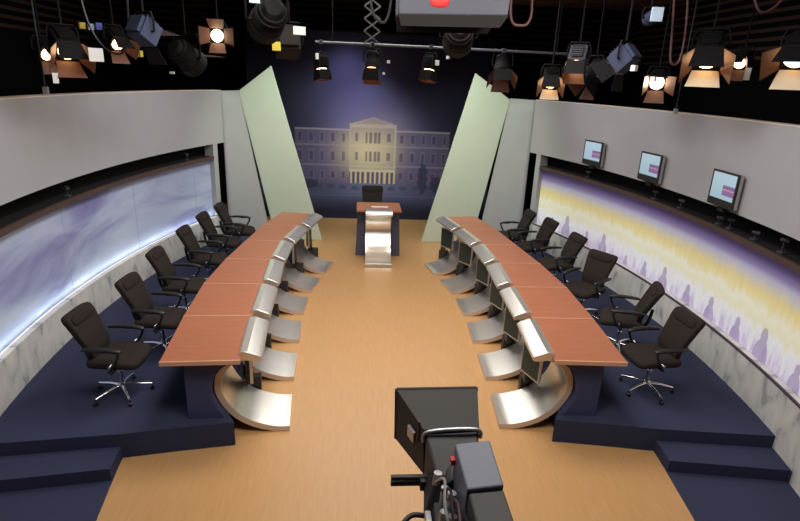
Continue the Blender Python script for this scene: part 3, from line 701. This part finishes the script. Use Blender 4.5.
def fixture(loc, py, aim, size, lab, lit=None, body='rigblack', doors=(35, 60, 40, 40), square=True, extras=(), flap='flap'):
    """stage spotlight: loc is the yoke pivot; aim a direction; doors = opening of bottom, top, two sides in degrees off the axis"""
    loc = Vector(loc); T = thing('stage_spotlight', lab, 'spotlight', tuple(loc), 0, 'stage spotlights hanging in the grid')
    d = Vector(aim).normalized(); X = d.cross(Vector((0, 0, 1))).normalized(); U = X.cross(d)
    R = Matrix((X, d, U)).transposed()        # local x right, y forward, z up
    w = size*.82; tr = lambda p: R @ Vector(p)
    mb = MB()
    if square:
        mb.box((0, 0, 0), (w, w*1.0, w), None); mb.box((0, -w*.58, 0), (w*.8, w*.18, w*.8)); mb.box((0, 0, w*.55), (w*.6, w*.7, w*.12))
        for i in range(5): mb.box((0, -w*.35+i*w*.16, w*.62), (w*.7, w*.03, w*.10))
    else:
        mb.cyl((0, -w*.65, 0), (0, w*.1, 0), w*.42, w*.5, 20); mb.cyl((0, w*.1, 0), (0, w*.55, 0), w*.54, n=20); mb.cyl((0, -w*.8, 0), (0, -w*.64, 0), w*.25, w*.36, 20)
        for i in range(4): mb.cyl((0, -w*.5+i*w*.12, 0), (0, -w*.46+i*w*.12, 0), w*.5, n=20)
    mb.v = [R @ v for v in mb.v]; mb.build('housing', body, T, smooth=35, bevel=w*.02)
    yl = w*.5 if square else w*.55
    mb = MB(); mb.cyl((0, yl-.004, 0), (0, yl+.012, 0), w*.42, n=24); mb.v = [R @ v for v in mb.v]
    mb.build('lens', lit if lit else 'lens_off', T, smooth=40)
    # barn doors, hinged on the four front edges
    h = w*.5
    for (ax, sg, op) in (('z', -1, doors[0]), ('z', 1, doors[1]), ('x', -1, doors[2]), ('x', 1, doors[3])):
        if op is None: continue
        a = radians(op); L_ = w*.85; n0 = w*.48; n1 = w*.62
        def pt(f, e, off):
            out = h + f*L_*sin(a) + off*cos(a); fwd = yl+.02 + f*L_*cos(a) - off*sin(a)
            return (e, fwd, sg*out) if ax == 'z' else (sg*out, fwd, e)
        q = [pt(0, -n0, 0), pt(0, n0, 0), pt(1, n1, 0), pt(1, -n1, 0)]; q2 = [pt(0, -n0, .004), pt(0, n0, .004), pt(1, n1, .004), pt(1, -n1, .004)]
        mb = MB(); mb.cur = 0; mb.hexa(q, q2)
        for i in range(len(mb.mi)): mb.mi[i] = 1
        mb.mi[0] = 0
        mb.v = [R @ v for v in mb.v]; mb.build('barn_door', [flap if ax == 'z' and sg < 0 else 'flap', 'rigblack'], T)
    # yoke round the housing and rod up to the pipe
    g = w*.66; top = w*.85
    mb = MB(); mb.tube([(-w*.5, 0, 0), (-g, 0, 0), (-g, 0, top*.6), (-g*.8, 0, top), (g*.8, 0, top), (g, 0, top*.6), (g, 0, 0), (w*.5, 0, 0)], .012, 6)
    Rz = Matrix((X, Vector((-X.y, X.x, 0)), Vector((0, 0, 1)))).transposed(); mb.v = [Rz @ v for v in mb.v]; mb.build('yoke', 'rigblack', T, smooth=40)
    dy = py - loc.y; zt = PIPES[py]-loc.z
    mb = MB(); mb.tube([(0, 0, top), (0, dy*.3, top+(zt-top)*.3), (0, dy, zt)], .012, 6); mb.build('hanger_rod', 'rigblack', T, smooth=40)
    MB().box((0, dy, zt), (.06, .07, .08)).build('pipe_clamp', 'riggrey', T, bevel=.006)
    for (nm, c, sz, m) in extras: MB().box(c, sz, Rz).build(nm, m, T, bevel=.003)
    return T

def side_hint(x): return 'above the cloud screen wall' if x < 0 else 'above the crowd screen wall'
DN = lambda x, y, z: Vector((x, y, z))
fixture((-3.50, 6.2, 3.90), 6.2, (.55, -.60, -.55), .27, 'large spotlight with lit tan barn doors and a white tag, above the cloud screen', 'lens', doors=(22, -24, 30, 32), extras=[('tag', (-.03, -.2, -.33), (.055, .01, .10), 'white'), ('label_card', (.36, -.12, -.09), (.14, .01, .13), 'white')])
fixture((-4.25, 7.2, 3.86), 7.2, (.75, -.35, -.45), .22, 'small lit spotlight, first from the outer end above the cloud screen', 'lens', doors=(40, -8, 40, None))
fixture((-3.40, 7.2, 4.02), 7.2, (.6, -.45, -.55), .22, 'small lit spotlight hanging behind the one with the white tag', 'lens', doors=(30, -12, 35, None), extras=[('knob', (-.35, 0, .13), (.07, .03, .07), 'yellow'), ('tag', (-.25, 0, .12), (.07, .02, .07), 'lightblue'), ('gel_clip', (-.16, 0, .13), (.07, .03, .08), 'blue')])
fixture((-2.68, 6.2, 4.06), 6.2, (.4, .7, -.5), .26, 'unlit spotlight with a blue-grey square back above the cloud screen', None, 'rigblue', doors=(30, 20, None, None))
fixture((-2.80, 8.0, 3.86), 8.0, (.35, .75, -.45), .42, 'large dark round spotlight with a yellow knob above the cloud screen', None, 'rigblack', doors=(None, 25, None, None), square=False, extras=[('knob', (-.58, -.1, .02), (.07, .05, .08), 'yellow'), ('label_card', (-.10, -.36, -.20), (.08, .01, .03), 'white')])
fixture((-2.37, 8.0, 4.16), 8.0, (.12, -.98, -.12), .22, 'glaring spotlight pointed straight at us beside the left slanted panel', 'lens_hot', doors=(50, 50, 55, 55))
fixture((-1.30, 5.4, 4.16), 5.4, (-.35, .8, -.35), .36, 'big dark round spotlight with a pale blue label, above the left slanted panel', None, 'rigblack', square=False, doors=(None, None, None, None), extras=[('label_card', (-.05, -.34, .13), (.09, .01, .07), 'lightblue')])
fixture((-1.45, 8.0, 4.10), 8.0, (-.2, .85, -.40), .38, 'dark square spotlight with a yellow knob and white card, above the left slanted panel', None, 'rigbrown', doors=(None, 25, None, None), extras=[('knob', (-.10, -.36, -.06), (.11, .03, .11), 'yellow'), ('label_card', (.20, -.36, .14), (.16, .01, .10), 'white')])
fixture((-1.15, 10.3, 3.92), 10.3, (.1, -.15, -1), .25, 'spotlight at the free end of the grey pipe, lit orange inside', 'lens', doors=(8, -4, 5, 5), extras=[('tag', (-.06, -.16, .10), (.06, .01, .10), 'white')])
fixture((-.24, 10.3, 3.98), 10.3, (-.05, -.30, -.95), .30, 'spotlight with a glowing slot hanging right under the lattice arm', 'lens', doors=(24, -10, 5, 5), square=False, extras=[('knob', (.28, -.14, .0), (.05, .05, .05), 'white'), ('knob', (.20, -.16, -.20), (.04, .04, .04), 'white')])
fixture((.80, 10.3, 3.98), 10.3, (-.15, -.2, -1), .26, 'spotlight with a white tag on the grey pipe, second beyond the lattice arm', 'lens', doors=(5, -6, 5, 5), extras=[('tag', (.10, -.18, .02), (.08, .01, .09), 'white'), ('knob', (.30, -.1, .12), (.05, .05, .05), 'white')])
fixture((.89, 8.0, 4.28), 8.0, (.1, .85, -.3), .48, 'large dark round spotlight behind the hanging softlight', None, 'rigbrown', square=False, doors=(None, None, None, None))
fixture((2.12, 10.3, 4.0), 10.3, (-.1, -.6, -.75), .34, 'dark unlit round spotlight on the grey pipe above the right slanted panel', None, 'rigblack', square=False, doors=(35, -5, 30, 30))
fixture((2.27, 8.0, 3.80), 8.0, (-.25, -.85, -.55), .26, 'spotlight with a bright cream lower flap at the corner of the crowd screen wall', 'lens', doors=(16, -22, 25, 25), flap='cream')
fixture((2.32, 7.2, 4.05), 7.2, (-.3, -.5, -.8), .26, 'grey ribbed spotlight glowing red below, near the right slanted panel', 'lens', 'riggrey', doors=(5, -8, 8, 8))
fixture((2.90, 8.0, 3.92), 8.0, (-.6, -.2, -.7), .30, 'dark spotlight just outside the one with the cream flap above the crowd screen', None, 'rigblack', square=False, doors=(20, 10, 20, 20), extras=[('gel_clip', (-.02, -.30, .02), (.18, .01, .20), 'lightblue')])
fixture((2.45, 6.2, 4.01), 6.2, (-.4, .5, -.6), .26, 'blue-grey spotlight with white knobs above the crowd screen wall', None, 'rigblue', doors=(45, 20, 50, 50), extras=[('knob', (.0, -.28, -.1), (.07, .05, .06), 'white'), ('knob', (.25, -.25, -.2), (.06, .05, .05), 'white')])
fixture((3.42, 7.2, 3.82), 7.2, (-.45, -.85, -.30), .24, 'spotlight with a white hot square mouth above the crowd screen wall', 'lens_hot', doors=(50, 6, 42, 20))
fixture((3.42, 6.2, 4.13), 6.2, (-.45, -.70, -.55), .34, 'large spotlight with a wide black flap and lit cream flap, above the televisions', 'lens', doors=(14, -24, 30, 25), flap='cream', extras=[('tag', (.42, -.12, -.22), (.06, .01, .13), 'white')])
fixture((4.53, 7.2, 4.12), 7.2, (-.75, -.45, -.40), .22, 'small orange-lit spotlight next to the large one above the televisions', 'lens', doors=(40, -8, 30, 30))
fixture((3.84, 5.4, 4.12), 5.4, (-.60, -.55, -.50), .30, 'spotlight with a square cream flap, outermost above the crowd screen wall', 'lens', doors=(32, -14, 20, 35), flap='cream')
T = fixture((2.67, 6.2, 4.44), 6.2, (.2, .9, -.2), .15, 'tiny dark spotlight with a pale blue clamp, high above the crowd screen', None, 'rigblue', square=False, doors=(None, None, None, None), extras=[('clamp_plate', (0, -.14, .02), (.12, .03, .14), 'lightblue')])

# long fluorescent softlight with a red emblem, near us over the aisle
T = thing('softlight', 'long grey softlight with a red emblem hanging over the aisle', 'light', (.26, 4.6, 4.13))
mb = MB(); mb.hexa([(-.44, -.16, .03), (.40, -.16, .06), (.40, .22, .08), (-.44, .22, .05)], [(-.44, -.12, .26), (.42, -.12, .30), (.40, .22, .32), (-.44, .22, .28)]); mb.build('housing', 'softgrey', T, bevel=.012)
mb = MB(); mb.hexa([(-.42, -.205, -.05), (.33, -.205, -.03), (.33, -.195, -.03), (-.42, -.195, -.05)], [(-.44, -.170, .03), (.40, -.170, .06), (.40, -.160, .06), (-.44, -.160, .03)]); mb.build('front_flap', 'rigbrown', T)
mb = MB(); mb.hexa([(-.42, .24, -.06), (.34, .24, -.04), (.34, .25, -.04), (-.42, .25, -.06)], [(-.44, .22, .05), (.40, .22, .08), (.40, .23, .08), (-.44, .23, .05)]); mb.build('rear_flap', 'rigbrown', T)
MB().sell((-.13, -.145, .135), (.075, .014, .045), .8, 1, 20, 10).build('emblem', 'red', T, smooth=60)
for x in (-.3, .3): MB().cyl((x, .04, .28), (x, .0, .85), .012, n=8).build('hanger_rod', 'rigblack', T, smooth=40)
# lattice arm (pantograph) carrying the grey pipe
T = thing('pantograph_hanger', 'silver scissor lattice arm hanging down to the grey pipe', 'hanger', (-.26, 10.3, 4.26))
n = 7; hh = (5.66-4.26)/n
for i in range(n):
    z = .02+i*hh
    for yy, a, b in ((-.02, -.14, .14), (.02, .14, -.14)):
        MB().box((0, yy, z+hh/2), (.025, .012, sqrt(hh*hh+.28*.28)), Matrix.Rotation(atan2(b-a, hh), 3, 'Y')).build('lattice_bar', 'pipe', T)
MB().box((0, 0, .0), (.07, .07, .08)).build('pipe_clamp', 'pipe', T, bevel=.005)
# loose cables looping below the grid
for i, (pts, lab, m) in enumerate([
    ([(-3.3, 6.2, 5.1), (-3.25, 6.2, 4.2), (-3.05, 6.2, 3.85), (-2.85, 6.2, 4.0), (-2.8, 6.2, 5.1)], 'black cable looping beside the white-tagged spotlight', 'cable'),
    ([(.95, 5.4, 5.1), (.92, 5.4, 4.35), (1.02, 5.4, 4.22), (1.12, 5.4, 4.35), (1.0, 5.4, 5.1)], 'brown cable loop hanging at the end of the red-marked softlight', 'cable_red'),
    ([(2.85, 6.2, 5.1), (2.95, 6.2, 4.3), (3.0, 6.2, 4.0), (3.1, 6.2, 4.05), (3.08, 6.2, 4.5), (2.95, 6.2, 5.1)], 'brown cable loop hanging under the pale blue clamp', 'cable_red'),
    ([(3.6, 5.4, 5.1), (3.55, 5.4, 4.6), (3.35, 5.4, 4.45), (3.2, 5.4, 4.7), (3.1, 5.4, 5.1)], 'brown cable swagged above the large cream-flapped spotlight', 'cable_red'),
    ([(-.42, 5.4, 5.1), (-.38, 5.4, 4.4), (-.30, 5.4, 4.2), (-.2, 5.4, 4.3), (-.16, 5.4, 5.1)], 'dark cable bundle hanging at the near end of the softlight', 'cable'),
    ]):
    o = MB(pts[0]).tube(catmull(pts, 8), .012, 6).build('hanging_cable', m, smooth=50); tag(o, lab, 'cable')
for (x, y, z, py, lab) in ((3.75, 7.2, 3.42, 7.2, 'thin rod with a grey weight dangling above the grey wall by the televisions'), (-3.75, 6.2, 3.42, 6.2, 'thin rod dangling under the white-tagged spotlight')):
    T = thing('hanging_rod', lab, 'rod', (x, y, z))
    MB().cyl((0, 0, 0), (0, 0, PIPES[py]-z), .008, n=6).build('rod', 'riggrey', T, smooth=40)
    MB().box((0, 0, .02), (.05, .04, .07)).build('weight', 'tvside', T, bevel=.005)
